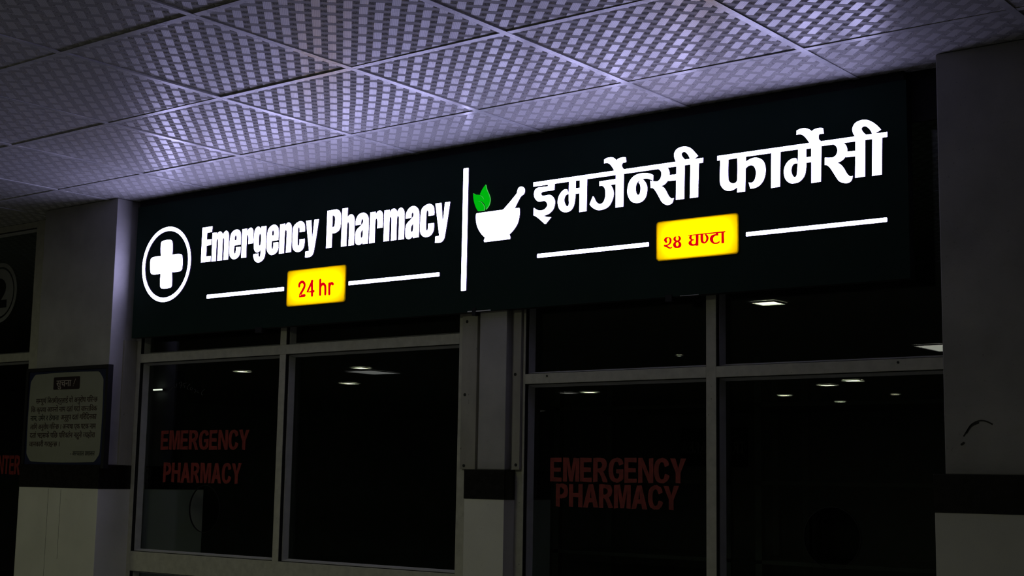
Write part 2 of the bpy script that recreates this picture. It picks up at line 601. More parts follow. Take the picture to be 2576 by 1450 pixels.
# outlines of the sign lettering on the sign plane, millimetres (x, height below ceiling); ~ marks round points
TRACE = '''
emergency_letter_E -3032.3,-171.7 -2966.2,-171.6 -2968.7,-196.1 -2999.9,-196.7 -3000.7,-227.2 -2969.7,-227.5 -2970.4,-252.2 -2999.6,-253.7 -3000,-300.7 -2968.8,-300.9 -2969.1,-325 -3032.2,-324.7
letter_m -2964.2,-200.9 -2935,-201.7 -2935.4,-215.8 -2926.6,-202.9~ -2912.3,-199.4~ -2899.8,-207.9~ -2895.3,-218 -2886.8,-204.3~ -2872.8,-199.9~ -2860.3,-210~ -2856.1,-224.8~ -2855.7,-326 -2885.2,-325.9 -2885.3,-238.2~ -2890.7,-229.6~ -2895.3,-238.9~ -2894.3,-326.3 -2925.6,-325.4 -2924.7,-237.8~ -2930.5,-229.6~ -2935,-238.4~ -2934.6,-326.2 -2962.5,-325.5
letter_e -2778.7,-268.1 -2779.9,-230.3~ -2785.8,-210.7~ -2806.4,-200.7~ -2835.4,-209.2~ -2847,-230.4~ -2848.8,-294.2~ -2841.5,-315.6~ -2820.6,-327.7~ -2795.2,-322.6~ -2781,-306.4~ -2779.3,-277.2 -2807.4,-277.1 -2808.4,-297.8~ -2813.9,-304.4~ -2819.6,-296.8~ -2818.5,-269 | -2818.8,-246.6 -2807,-246.9 -2806.8,-231~ -2812.6,-225.4~ -2817.9,-231.5~
letter_r -2772.2,-203.3 -2741.5,-203.1 -2742.8,-218.8 -2732.5,-206.3~ -2717.1,-201.5~ -2705.7,-210.4~ -2701.3,-225.1~ -2701,-269.3 -2730.9,-270 -2731.7,-238~ -2737.5,-230.3~ -2741.6,-237.9~ -2741.3,-326.3 -2772,-325.8
letter_g -2652.7,-203.3 -2622.7,-203.6 -2623.7,-321.4~ -2630.5,-339.5~ -2645.7,-350.8~ -2666,-354.6~ -2684.8,-346~ -2695.7,-327.9~ -2695.8,-316.1 -2664.8,-316.1 -2664.3,-325.8~ -2658.7,-331~ -2652.9,-326.7~ -2652.5,-295.5 -2659.7,-307.4~ -2674.3,-311.6~ -2688.5,-303.4~ -2695.3,-285.5~ -2694.5,-222.6~ -2688.5,-209~ -2672.9,-201.4~ -2659.9,-207.8~ -2651.8,-218.8 | -2664.9,-238~ -2659.6,-233~ -2653.5,-240.6~ -2653.6,-276.6~ -2658.8,-284~ -2664.9,-276.4~
letter_e -2546.1,-270.2 -2546.9,-233.4~ -2551.8,-215.7~ -2572.8,-202.9~ -2599.3,-209.6~ -2613,-227~ -2615.7,-295.4~ -2609,-314.8~ -2587.9,-329~ -2561.3,-325~ -2546.6,-309.3~ -2546.5,-279.1 -2575.2,-278.1 -2576.3,-297.5~ -2580.3,-304.8~ -2586.4,-296.6~ -2585.6,-270.9 | -2585.8,-248 -2575.1,-247.7 -2575.1,-232.2~ -2580.8,-225.7~ -2585.7,-231.2~
letter_n -2539,-205.4 -2509.2,-204.8 -2509,-218.5 -2499.1,-205.5~ -2486.1,-202.5~ -2473.4,-212.6~ -2468.8,-228.5~ -2468.3,-326.9 -2498.6,-327.3 -2497.7,-239.6~ -2503.8,-232~ -2509.2,-240.1~ -2509.7,-328 -2539.9,-328.2
letter_c -2391,-249.1 -2390.7,-233.1~ -2397,-214~ -2417.1,-204.1~ -2441.8,-209.6~ -2458.6,-223.3~ -2462,-241.5~ -2461.1,-296.9~ -2454.6,-317.4~ -2433.3,-330~ -2409.5,-327.4~ -2395,-315~ -2390.6,-297.1~ -2390,-279.1 -2420.8,-279 -2420.8,-299~ -2425.8,-305.4~ -2431.1,-297.3~ -2431.4,-235.2~ -2426.7,-227.5~ -2421.3,-236.2~ -2421.2,-249.2
letter_y -2385.7,-206 -2355.6,-205.7 -2346,-289 -2337.4,-206 -2311.8,-206.6 -2335.1,-335.4~ -2342.9,-349.8~ -2358.6,-356.8~ -2384.4,-356.1 -2383.4,-332.7 -2362,-331.6
letter_p -2264.5,-177.4 -2219.9,-176.4~ -2209.5,-177.3~ -2195.2,-185.3~ -2187.1,-202.5~ -2187.4,-241.2~ -2193.4,-260.6~ -2213.8,-271.2~ -2233.7,-271.6 -2234.5,-328.8 -2265.1,-329.3 | -2234.2,-199.1 -2224.8,-201.8~ -2219.2,-210.5~ -2219.8,-234.3~ -2223.6,-245.2~ -2234.4,-247.2
letter_h -2180,-177.1 -2149.9,-176.9 -2150.5,-220.6 -2142.5,-208.3~ -2126.4,-205.6~ -2114.9,-214.8~ -2110.5,-230.2~ -2110.7,-329.9 -2140.4,-330.5 -2139.9,-245.9~ -2145.9,-234.8~ -2150.8,-244.8~ -2151.6,-329.9 -2181.6,-330.4
letter_a -2104,-251.7 -2074.4,-251.8 -2073.3,-236.4~ -2068.9,-229.6~ -2063.2,-237.4~ -2066.1,-248.2~ -2079.1,-258~ -2095.5,-268.8~ -2102.7,-281.8~ -2104.2,-311.2~ -2099.9,-325.2~ -2086.1,-332~ -2071.1,-329.1~ -2063.1,-318.7 -2063.4,-330.4 -2034.5,-330.5 -2033.8,-237.9~ -2040.6,-217.6~ -2062,-205.4~ -2088,-210.2~ -2100.9,-225~ -2104.3,-243.2~ | -2063.7,-271.9 -2073.1,-280.9~ -2074.4,-299.3~ -2069.6,-305.2~ -2064,-297.8~
letter_r -2025.9,-208.6 -1997.6,-208.4 -1996.2,-222.7 -1987.6,-209.5~ -1972.9,-206.4~ -1961,-215.9~ -1956.8,-231~ -1957.9,-274.8 -1986.6,-275.4 -1987,-243.8~ -1992.4,-236.2~ -1997.5,-244~ -1998.1,-330.2 -2027.5,-331.2
letter_m -1950.1,-208.3 -1922.6,-208.8 -1921.7,-223.5 -1912.8,-209.2~ -1898.3,-206.5~ -1887.5,-213~ -1883.1,-223.2 -1873.9,-209.6~ -1860.3,-207.1~ -1848.7,-217.2~ -1844.4,-232~ -1844.5,-330.9 -1873.4,-331 -1872.9,-246~ -1878.1,-236.8~ -1883.1,-245~ -1883.5,-330.1 -1912.2,-331.1 -1911.4,-245.7~ -1916.6,-236.8~ -1921.5,-244.7~ -1922,-330.2 -1951.3,-330.6
letter_a -1837.8,-253 -1808.4,-251.4 -1807.6,-237.1~ -1803.1,-231.5~ -1798,-238.1~ -1799.8,-247.4~ -1810.5,-257.2~ -1828.4,-269.8~ -1836,-281.1~ -1838,-313.3~ -1833.6,-326.8~ -1820.6,-333.5~ -1806.4,-329.4~ -1798,-319.4 -1797.6,-331.4 -1768.6,-329.9 -1768.5,-241.1~ -1775.5,-220.1~ -1796.4,-207.3~ -1819.3,-211.8~ -1833.2,-226~ -1837.5,-238.8~ | -1798.3,-275.1 -1808,-285~ -1809.5,-301.6~ -1804.1,-306.9~ -1799.1,-301.4~
letter_c -1693.2,-253 -1692.6,-238.3~ -1698.1,-218.8~ -1717.1,-207.5~ -1740.4,-211.8~ -1755.7,-222.1~ -1760.7,-238.3~ -1762.5,-300.2~ -1757.9,-319.6~ -1738,-332.8~ -1711.6,-330.5~ -1698,-318.2~ -1693.1,-303.3~ -1693.3,-283.2 -1722.5,-283.3 -1723.1,-302.8~ -1727.8,-309.4~ -1732.7,-301.8~ -1732.4,-240.1~ -1727.7,-231.6~ -1722.3,-239.9~ -1721.9,-253.7
letter_y -1688.3,-209.7 -1658.3,-210 -1649.7,-291 -1640.6,-210.1 -1615.5,-210.5 -1638.9,-341.3~ -1646.2,-354.2~ -1658.3,-360.2~ -1685.9,-359.4 -1685.1,-335.9 -1665.5,-334.8
w1 -1226.1,-182.8 -529.7,-182.2 -530.3,-198.5 -1225.8,-198.3
w1 -1160.9,-195.5 -1131.8,-196 -1132.3,-219.7 -1139.4,-221.5 -1183.5,-221.9~ -1190.5,-226.8~ -1186,-235.1~ -1169.1,-236.5~ -1151.4,-236.3~ -1135.3,-248.1~ -1129,-264.7~ -1134.7,-287~ -1150.3,-301.2~ -1166.1,-306.7~ -1179.3,-308.5 -1164.2,-313.8~ -1144.8,-316.8 -1168.3,-338.8 -1174.4,-337.2 -1199.7,-316.3~ -1212.2,-307.7~ -1223.1,-302.6 -1223.2,-276.2 -1220,-276.5 -1207.3,-284.4~ -1193,-288.1~ -1175.3,-285.6~ -1162.8,-273.9~ -1165,-263.6~ -1174.1,-255.7~ -1184.7,-255~ -1200.7,-255.1~ -1215.2,-245.1~ -1222.6,-228.3~ -1218.5,-211.3~ -1207,-204.7~ -1187.4,-203.6~ -1161.1,-204.6
w1 -1069.1,-196.2 -1069.4,-259.7~ -1068.8,-278.3~ -1075.7,-286.1~ -1084.4,-276.6~ -1089,-263.2~ -1085.6,-249.4~ -1079.7,-243.9~ -1071.4,-242.4 -1073,-233.7~ -1077.4,-224.8 -1090.4,-224.5~ -1105.9,-235.7~ -1115.2,-251.8~ -1116.6,-273.1~ -1108.5,-292.6~ -1089.3,-304.6~ -1063.3,-303.1~ -1048.1,-287.6~ -1042.4,-262.7~ -1040.9,-245.1 -1023.8,-244.6 -1023.8,-311.4 -993.2,-311.1 -992,-195.4 | -1040.6,-198.5 -1022.6,-198.8 -1022.3,-225.9 -1040.6,-225.6
w1 -940.5,-212.8 -870.9,-212.4 -870.7,-230.1 -893.8,-230.2 -883.8,-246.7~ -880.6,-265.2~ -886.7,-285.4~ -899.8,-303.5~ -919.6,-311.9~ -944.5,-312.7~ -963,-305.1~ -974.9,-295.4~ -980.4,-288.5 -967.7,-262.4 -964.8,-262.7 -961.7,-266.7~ -954.9,-279.3~ -946.4,-288.7~ -936.4,-292.3~ -924.7,-288.2~ -916.6,-273.7~ -914.7,-257.2~ -917.8,-240~ -926.9,-230.2~ -940,-229
w1 -872.3,-196.4 -839.9,-196.2 -841.3,-311.2 -873,-311.6
w1 -921.4,-151.6 -921.1,-138.8 -908.9,-134.2~ -887.5,-135~ -876.7,-140.7~ -871,-147.7 -862.5,-142.5~ -846.5,-140.3~ -832.4,-142.1 -830.2,-157.9 -835.8,-159.4~ -844.3,-159.9~ -848.1,-168.3~ -845.4,-175.5~ -841.3,-180.9 -841.3,-190.3 -876.3,-186 -879.5,-181.3 -894.4,-160.3~ -907,-152.2~
w1 -721.9,-216.7 -722.6,-235.6 -736.4,-229~ -748.4,-225.4~ -764.8,-225.2 -753.5,-236.7~ -746.2,-252.3~ -746.5,-273~ -753.2,-291.4~ -768.7,-303~ -791.2,-304.3~ -810.4,-295.5~ -823.6,-273.2~ -825,-252.2~ -817.7,-229~ -800.4,-211.7~ -777.9,-205.5~ -753.6,-206.2~ -736.4,-209.8~ | -771.6,-227.3 -786.3,-235.8~ -791.5,-254.5~ -787.8,-272.7~ -780.9,-277.9~ -774.1,-271.3~ -772,-255.2~ -774.2,-243.1~ -780.3,-236.2
w1 -702.4,-195.5 -702.3,-198.4 -692.1,-207.1~ -690,-219.1~ -693.7,-231.9~ -703.9,-239.5~ -715.8,-238.9~ -733.3,-234.9 -732,-259.5 -722.5,-261.6~ -712.3,-272.4~ -698.7,-294.5~ -686.7,-313.4~ -669.9,-324~ -656.4,-323.9~ -647.3,-319.1~ -641.4,-303.8 -651.5,-303.8~ -661.5,-294.2~ -670,-278.6~ -680.2,-264.3~ -691.9,-257.4 -678.5,-254.3~ -668.4,-246.6~ -663.7,-240.6 -662.5,-244.1 -631.6,-244.8 -631.3,-225.1 -658.3,-224.7 -658.3,-215.6~ -661.7,-205~ -668.2,-197.1 -668.2,-194.6
w1 -631.6,-195.5 -633.5,-311.1 -602,-311 -599.7,-195.8
w1 -577.7,-196.4 -580.2,-311.2 -549.4,-311 -546,-195.3
w1 -634.1,-181.2 -640,-166.6~ -640,-153.3~ -631.7,-141.3~ -614.9,-135.4~ -595,-136.2~ -576.9,-144.2~ -562.1,-158.5~ -548.9,-174 -565.3,-182.7 -565.3,-189.3 -634.1,-187.9 | -598.6,-179.5 -609.1,-167.6~ -611.9,-158.5~ -606.7,-153.3~ -599.1,-153.6~ -588.4,-163~ -581.8,-174.1~ -580.1,-179.8
w2 -477.1,-183.3 103.4,-184.6 103.1,-199.9 -477.2,-198.7
w2 -465.9,-195.4 -467.7,-265.2~ -464.9,-280.8~ -453.1,-296.2~ -437.5,-302.9~ -420.6,-302.2~ -404.4,-294.5 -405.2,-311.9 -376.2,-311.6 -374.1,-237.4 -364.9,-230.9~ -352.8,-229.2~ -342,-237.3~ -337.1,-254.1~ -341,-275.5~ -350.6,-285.7~ -363.4,-283.9 -357.7,-304.8 -341.2,-304.4~ -323.4,-297.2~ -309.4,-280.5~ -303,-256~ -305.3,-232.6~ -315.3,-216.4~ -335.5,-206.9~ -354.5,-207.9~ -373.1,-215.4 -373,-195.6 | -436.4,-199.9 -403.6,-199.8 -404.7,-271.5~ -410.2,-278.9~ -421.8,-280.1~ -433.5,-272.7~ -437.1,-260.6~
w2 -282.4,-197 -284.5,-311.4 -253.4,-310.4 -250.6,-196.6
w2 -189.2,-197 -190.8,-238~ -193.6,-268.7~ -195.4,-280.9~ -202.1,-286.5~ -210.5,-277.4~ -213.6,-263.1~ -210.2,-249.6~ -203.3,-243.7~ -193.4,-243.1 -193.3,-236.2~ -196.5,-226.7 -209.9,-226.2~ -225.1,-233.7~ -236.3,-249.4~ -239.3,-267.8~ -234.1,-288.6~ -220.8,-301.9~ -207.4,-305.7~ -185.6,-302.1~ -168.9,-285.6~ -163.3,-263.1~ -162.1,-245.5 -144.9,-245.3 -145.8,-311.7 -114.2,-310.8 -110.5,-196.7 | -162.1,-201.8 -144.7,-201.7 -145.4,-228 -162.4,-228.4
w2 -194.8,-152.6 -194.2,-139.2 -180.4,-134.8~ -163.8,-135.6~ -150.5,-141.3~ -142.9,-148.2 -132.4,-142.7~ -117.6,-141.3~ -104.5,-143.6 -102.3,-160.9 -109.6,-160.9~ -117,-161.1~ -119.9,-170~ -118.1,-177.9~ -113.6,-181.9 -113.7,-190.9 -148.7,-189.3 -151.9,-181.8 -167.4,-161.1~ -180.6,-152.5~
w2 -71.1,-196.6 -71.2,-199.3 -61.6,-207.1~ -57.8,-219.8~ -62,-233~ -71.8,-239.4~ -83.1,-239.7~ -99.6,-237.3 -100.4,-260.5 -91.5,-262.8~ -80.4,-274.9~ -66.2,-298~ -53.6,-316.2~ -36.2,-324.5~ -23.5,-325~ -13.8,-319.4~ -9.2,-305.6 -18.4,-305.2~ -27.7,-295.7~ -37.1,-278.7~ -48.1,-265.3~ -59.5,-258.5 -46.2,-254.8~ -36.6,-248.4~ -31.7,-242.2 -30.1,-245 0.9,-246 1.5,-228.8 -25.9,-228.3 -25.7,-219.5~ -29.5,-208.3~ -35.9,-201 -35.8,-197.6
w2 1.7,-198.9 -1.4,-312.6 30.3,-311.9 32.7,-198.6
w2 55.8,-198 53,-313.1 83.5,-312.3 86.9,-197.7
w2 -0.2,-183.4 -6.6,-170.5~ -7.2,-156.7~ 1.8,-142.8~ 19.3,-136.9~ 36.6,-137.9~ 53.7,-145.7~ 70.6,-159.5~ 83.9,-174.9 66.2,-183.6 66.1,-191.2 -0.4,-191.1 | 36.1,-184.2 25,-171.9~ 22,-162.3~ 26.8,-157.7~ 35.5,-157.9~ 47,-167.4~ 53.1,-177.3~ 55.8,-184.4
mortar -1488.9,-271.2 -1485.4,-267.8 -1364.1,-267.4 -1357.1,-263.7~ -1300.8,-214.4~ -1298,-205.1~ -1292.2,-194.5~ -1279.4,-191.5~ -1267.3,-198.1~ -1263.7,-209~ -1267.8,-219.7~ -1278.7,-225.7~ -1285.5,-232.1~ -1309,-268.1 -1288.7,-268.3 -1286.2,-272.1 -1286.2,-294.4~ -1293.5,-322.4~ -1309.1,-343.2~ -1330.8,-361.2 -1326.2,-372 -1327.4,-378 -1446.3,-378.7 -1449.5,-372.7 -1444.2,-361.9 -1463.6,-344.7~ -1478.7,-323.6~ -1486.6,-303.3~ -1489.1,-285.1~
leaf -1504.8,-190.7 -1492.4,-196.9~ -1473.6,-200.7~ -1460.8,-210.3~ -1452.7,-220.6 -1455.6,-213.3~ -1463,-205.2~ -1472.6,-198.7 -1461.6,-180.7~ -1446.4,-164.9 -1440.8,-183.9~ -1428.8,-206.5~ -1424.3,-223.3~ -1429,-242.3~ -1443.5,-257.9 -1445.4,-247.1~ -1453,-234.1~ -1464.6,-225.8~ -1480.2,-222.9 -1466.6,-227.7~ -1453.9,-241.3~ -1450.4,-251.5~ -1451.2,-260.3 -1480.3,-260.1 -1491.2,-243.9~ -1500.2,-221.6~ -1503.8,-204.8~
cross -3309.2,-272.9 -3312.6,-214.1~ -3301.3,-205.3~ -3247,-205.3~ -3233.3,-217.5~ -3229.9,-273.7 -3176.4,-274.7~ -3161.2,-284.2~ -3157.8,-340.6~ -3172.7,-351.8~ -3227.2,-351.1 -3223.4,-411.2~ -3234.5,-420.6~ -3290.5,-420~ -3303.4,-409.3~ -3304.7,-351.9 -3362.7,-351.1~ -3377.1,-339~ -3381.5,-285.2~ -3366.8,-274.1~
ring -3253.5,-147.4~ -3177.7,-177.4~ -3122.6,-233.9~ -3099.2,-299.6~ -3107.4,-362.4~ -3147.2,-430.6~ -3203.2,-467.4~ -3281.9,-479~ -3360.7,-451.9~ -3419.1,-388~ -3441.4,-318.3~ -3430.3,-250.9~ -3385.9,-189.2~ -3323.5,-153.1~ | -3264.2,-164~ -3205,-182.6~ -3150.5,-226.2~ -3121,-282.5~ -3117.7,-328.6~ -3142,-395.4~ -3189.2,-445.5~ -3267.3,-461.5~ -3337.5,-437.9~ -3394.8,-384.6~ -3418.5,-320.1~ -3411.2,-257.8~ -3372.7,-200.8~ -3318.2,-169.3~
bar -2984.4,-468.7 -2502.4,-469.4 -2500.6,-486 -2981.4,-485
bar -2133.4,-471.7 -1661.1,-474.5 -1659.6,-489.1 -2132.7,-487.9
bar -1204.6,-442.6 -738.7,-443.6 -738.6,-457.9 -1204.3,-456.8
bar -374,-443.2 98.1,-445.7 97.9,-457.6 -374.1,-457.6
divider -1553.3,-91.7 -1528.3,-91.4 -1530.1,-550.4 -1553.2,-551.3
plate1 -2487.3,-402 -2151.7,-405.4 -2147.4,-553.3 -2482.6,-553
plate2 -709.9,-376.5 -400.6,-378.7 -401.3,-511.2 -709.3,-509.8
s2 -2410.8,-472.4 -2409.4,-462.6~ -2399.8,-456.4~ -2389.8,-457.1~ -2381.4,-464.6~ -2380.8,-475.9~ -2388.2,-487.9~ -2408.7,-513 -2377.9,-512.3
s4 -2336.4,-456.8 -2362.8,-499.4 -2327.4,-498.8
s4 -2338.4,-456.7 -2335,-515.2
sh -2291.1,-456 -2289,-514.8
sh -2289.1,-485.1 -2282.7,-475.2~ -2272.1,-473.2~ -2263.1,-480.1~ -2260.7,-491.3~ -2259.9,-514.7
sr -2239.2,-474.9 -2237.3,-515.5
sr -2237.7,-487.4 -2234.3,-478~ -2225.9,-473.8~ -2219,-477.7
d2 -678.7,-457.4 -670.5,-458.1~ -660.5,-454.7~ -656.8,-445.3~ -659.3,-437.4~ -664.3,-435.9~ -668.7,-441~ -666.2,-449.3~ -670.5,-451.6~ -676.1,-446.7~ -678.4,-441.2~ -674.3,-435~ -663.1,-432.8~ -651.8,-438.2~ -649.6,-447~ -653,-455.4~ -665.5,-461.8 -654.2,-468.2~ -647.1,-466.1 -649.9,-471.3~ -657.9,-472.2~ -668,-467~ -678.7,-462.8
d4 -631.3,-433.5 -638.1,-434.5~ -642.4,-441.2~ -639.3,-447.9~ -635.6,-450.4 -641.8,-455.3~ -643.6,-461.6~ -639.3,-469.5~ -629.3,-472.4~ -615.8,-470.6~ -612,-462.3~ -615.8,-454.4~ -620.7,-450.7 -614.5,-445.9~ -614.3,-439.5~ -619.5,-433.6~ -625.7,-433.2 -622,-438.8~ -622.6,-445.2~ -627.5,-447.4~ -633.2,-444.2~ -633.4,-438.8~ | -627.5,-453.1~ -633.1,-458.2~ -629.3,-466.9~ -623.2,-464.5~ -622.2,-458.1~
gh -586.3,-433.4 -447.2,-433.3 -448.8,-436.3 -451.4,-437.6 -585.1,-435.9
gh -577.7,-435.3 -582.5,-441.4~ -579.5,-448~ -575.2,-450.5 -583.8,-456.3~ -584.5,-462.6~ -578.9,-468.4~ -569.2,-470.6~ -558.2,-469.8 -558,-471.4 -547.8,-471.8 -547.2,-435 -557.6,-435.1 -557.6,-461.8~ -561.8,-465.1~ -569.2,-464.5~ -573.4,-459.3~ -571.6,-454.2~ -564.2,-452.6 -564.2,-449.4 -571.6,-447.7~ -573.4,-442.2~ -571.6,-435.4
gh -539.4,-435.2 -539.4,-453.8~ -536.4,-462.6~ -525.5,-466.8~ -514.6,-461.4~ -509.8,-450.2~ -513.4,-441.4~ -519.4,-435.5 -523.1,-438.4 -519.4,-445.1~ -518.2,-452.6~ -523.1,-461.7~ -527.9,-460.2~ -529.7,-453.6~ -529.7,-435.5
gh -474,-435 -474,-446.1 -484.6,-445.1~ -491.3,-449.8~ -493.1,-456~ -489.5,-465.8~ -481.7,-467.6~ -474.1,-466.2~ -469.8,-462.3 -471,-469.6~ -485.9,-472~ -497.9,-467.2~ -504.4,-458.1~ -503.8,-448.6~ -496.6,-441.9~ -482.9,-440 -483.4,-435.1
gh -462.1,-435.1 -462.2,-472 -452.7,-471.8 -453.7,-435.1
'''


# ------------------------------------------------------------------ large structure
bm = bmesh.new()                                       # woven ceiling tiles, each slightly out of true
TX, TY = 0.6, 0.61
GX0, GX1, GY0, GY1 = -12, 6, -5, 1                      # tile index range built one by one
for i in range(GX0, GX1):
    for j in range(GY0, GY1):
        x0, x1, y0, y1 = i * TX + 0.006, (i + 1) * TX - 0.006, j * TY + 0.006, (j + 1) * TY - 0.006
        z = rnd.uniform(0.0006, 0.0022)
        d = [rnd.uniform(-0.0014, 0.0014) for _ in range(4)]
        v = [bm.verts.new(p) for p in ((x0, y0, H + z + d[0]), (x1, y0, H + z + d[1]),
                                       (x1, y1, H + z + d[2]), (x0, y1, H + z + d[3]))]
        w = [bm.verts.new((p.co.x, p.co.y, H + 0.016)) for p in v]
        bm.faces.new((v[0], v[3], v[2], v[1]))
        for k in range(4):
            bm.faces.new((v[k], v[(k + 1) % 4], w[(k + 1) % 4], w[k]))
xa, xb, ya, yb = GX0 * TX, GX1 * TX, GY0 * TY, GY1 * TY
for a in ((-18, xa, -18, 4), (xb, 9, -18, 4), (xa, xb, -18, ya), (xa, xb, yb, 4)):
    box(bm, a[0], a[1], a[2], a[3], 0.002, 0.016)
ceiling = struct('ceiling', bm, M_CEIL, 'suspended ceiling of square tiles with a woven basket pattern')
bm = bmesh.new()
for i in range(GX0, GX1 + 1):
    box(bm, i * TX - 0.011, i * TX + 0.011, ya, yb, -0.0018, 0.006)
for j in range(GY0, GY1):
    for i in range(GX0, GX1):
        box(bm, i * TX + 0.0112, (i + 1) * TX - 0.0112, j * TY - 0.011, j * TY + 0.011, -0.0014, 0.006)
obj('ceiling_grid', bm, M_GRID, ceiling)
obj('ceiling_light_block', bbox(-18, 9, -18, 4, 0.03, 0.06), M_SHADE, ceiling)  # near-black slab added above the tiles to block light

struct('floor', bbox(-18, 9, -18, 4, -H - 0.05, -H), M_FLOOR)
struct('wall_far', bbox(-18, 9, -18.2, -18, -H, 0), M_HALLWALL)
struct('wall_hall_left', bbox(-18.2, -18, -18, 4, -H, 0), M_HALLWALL)
struct('wall_hall_right', bbox(9, 9.2, -18, 4, -H, 0), M_HALLWALL)
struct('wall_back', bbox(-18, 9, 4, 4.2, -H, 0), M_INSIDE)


def pillar(name, x0, x1, yf, yb_, dx0, dx1, dy, label):
    r = struct(name, bbox(x0, x1, yf, 0.50, -1.2, 0, bevel=0.003), M_PLASTER, label)
    obj('granite_band', bbox(dx0 - 0.002, dx1 + 0.002, dy - 0.002, yb_, -1.305, -1.2, bevel=0.002), M_GRANITE, r)['label'] = 'black polished granite band'
    obj('dado', bbox(dx0, dx1, dy, yb_, -H, -1.305, bevel=0.002), M_DADO, r)['label'] = 'pale smooth tiled lower pillar'
    return r


left_pillar = pillar('wall_left', -4.085, -3.527, 0.26, 0.82, -4.118, -3.516, 0.23,
                     'grey plastered pillar with black granite band left of the sign')
bm = bmesh.new()
for px, z0, z1 in ((-3.885, -1.72, -1.31), (-3.79, -1.62, -1.31)):
    box(bm, px, px + 0.0012, 0.2295, 0.231, z0, z1)
obj('tile_joint', bm, M_SMUDGE, left_pillar)
mid = pillar('wall_middle', -1.480, -1.355, 0.37, 0.62, -1.517, -1.335, 0.345,
             'narrow plastered pilaster between the two shop windows')
right_pillar = pillar('wall_right', 0.290, 1.75, 0.26, 0.82, 0.269, 1.78, 0.23,
                      'wide grey plastered pillar at the right edge')
bm = bmesh.new()
stroke(bm, [(0.345, -1.095, 1), (0.353, -1.083, 1), (0.367, -1.064, 1), (0.388, -1.054, 1), (0.407, -1.055, 1), (0.424, -1.063, 1)], 0.004, 0.2592, 0.2605)
stroke(bm, [(0.353, -1.086, 1), (0.366, -1.068, 1), (0.386, -1.059, 1)], 0.005, 0.2592, 0.2605)
stroke(bm, [(0.338, -1.118, 0), (0.344, -1.114, 0)], 0.006, 0.2592, 0.2605)
obj('scuff_mark', bm, M_SMUDGE, right_pillar)['label'] = 'curved black scuff on the plaster'
struct('dark_header_sheet', bbox(-3.514, 0.288, 0.3885, 0.398, -0.155, 0), M_SHADE)  # near-black sheet laid over the head rails, gap shade put in as colour
struct('dark_gap_strip', bbox(-3.5, 0.15, 0.364, 0.380, -0.0318, 0), M_SHADE, 'black batten between the sign and the ceiling')  # added strip hides the lit pilaster top, so the gap stays dark
struct('wall_side', bbox(1.75, 9, 0.3, 0.62, -H, 0), M_HALLWALL)
struct('wall_outer', bbox(-18, -6.2, 0.3, 0.62, -H, 0), M_HALLWALL)


# -- cover strips beside the pilaster
def strip(name, x0, x1, z1, screws, label, y0=0.388, y1=0.402):
    o = struct(name, bbox(x0, x1, y0, y1, -1.2, z1, bevel=0.0015), M_COVER, label)
    for sx, sz in screws:
        b = bmesh.new()
        extrude_loops(b, [circle(sx, sz, 0.0055, 14)], 0.3862, 0.3885, 0, 0)
        obj('screw', b, M_SCREW, o)
    return o


strip('trim_1', -1.578, -1.506, -0.30, ((-1.560, -0.929), (-1.558, -1.187), (-1.556, -0.66)), 'stained cover board left of the pilaster')
strip('trim_2', -1.337, -1.303, -0.30, ((-1.327, -0.862), (-1.318, -1.183)), 'stained cover board right of the pilaster')
strip('trim_5', -3.5275, -3.515, -0.64, (), 'dark cover board on the side of the left pillar', 0.330, 0.399)
struct('trim_3', bbox(-1.60, -1.302, 0.404, 0.42, -H, 0), M_ALU, 'flat aluminium cheek behind the pilaster')


# ------------------------------------------------------------------ windows
YF, YG = 0.400, 0.446                                    # front of the frames, front of the glass


def bead_bar(r, a, b, c, d, axis):
    """glazing bead as a chamfered strip: profile from gasket to glass"""
    bm = bmesh.new()
    if axis == 'z':                                       # vertical bead, a: frame edge x, b: direction
        pr = [(a, YF + 0.018), (a + b * 0.004, YF + 0.018), (a + b * 0.010, YG), (a, YG)]
        v0 = [bm.verts.new((p[0], p[1], c + H)) for p in pr]
        v1 = [bm.verts.new((p[0], p[1], d + H)) for p in pr]
    else:                                                 # horizontal bead, a: frame edge z
        pr = [(YF + 0.018, a), (YF + 0.018, a + b * 0.004), (YG, a + b * 0.010), (YG, a)]
        v0 = [bm.verts.new((c, p[0], p[1] + H)) for p in pr]
        v1 = [bm.verts.new((d, p[0], p[1] + H)) for p in pr]
    for k in range(4):
        bm.faces.new((v0[k], v0[(k + 1) % 4], v1[(k + 1) % 4], v1[k]))
    bm.faces.new(v0)
    bm.faces.new(v1[::-1])
    return obj('glazing_bead', bm, M_BEAD, r)


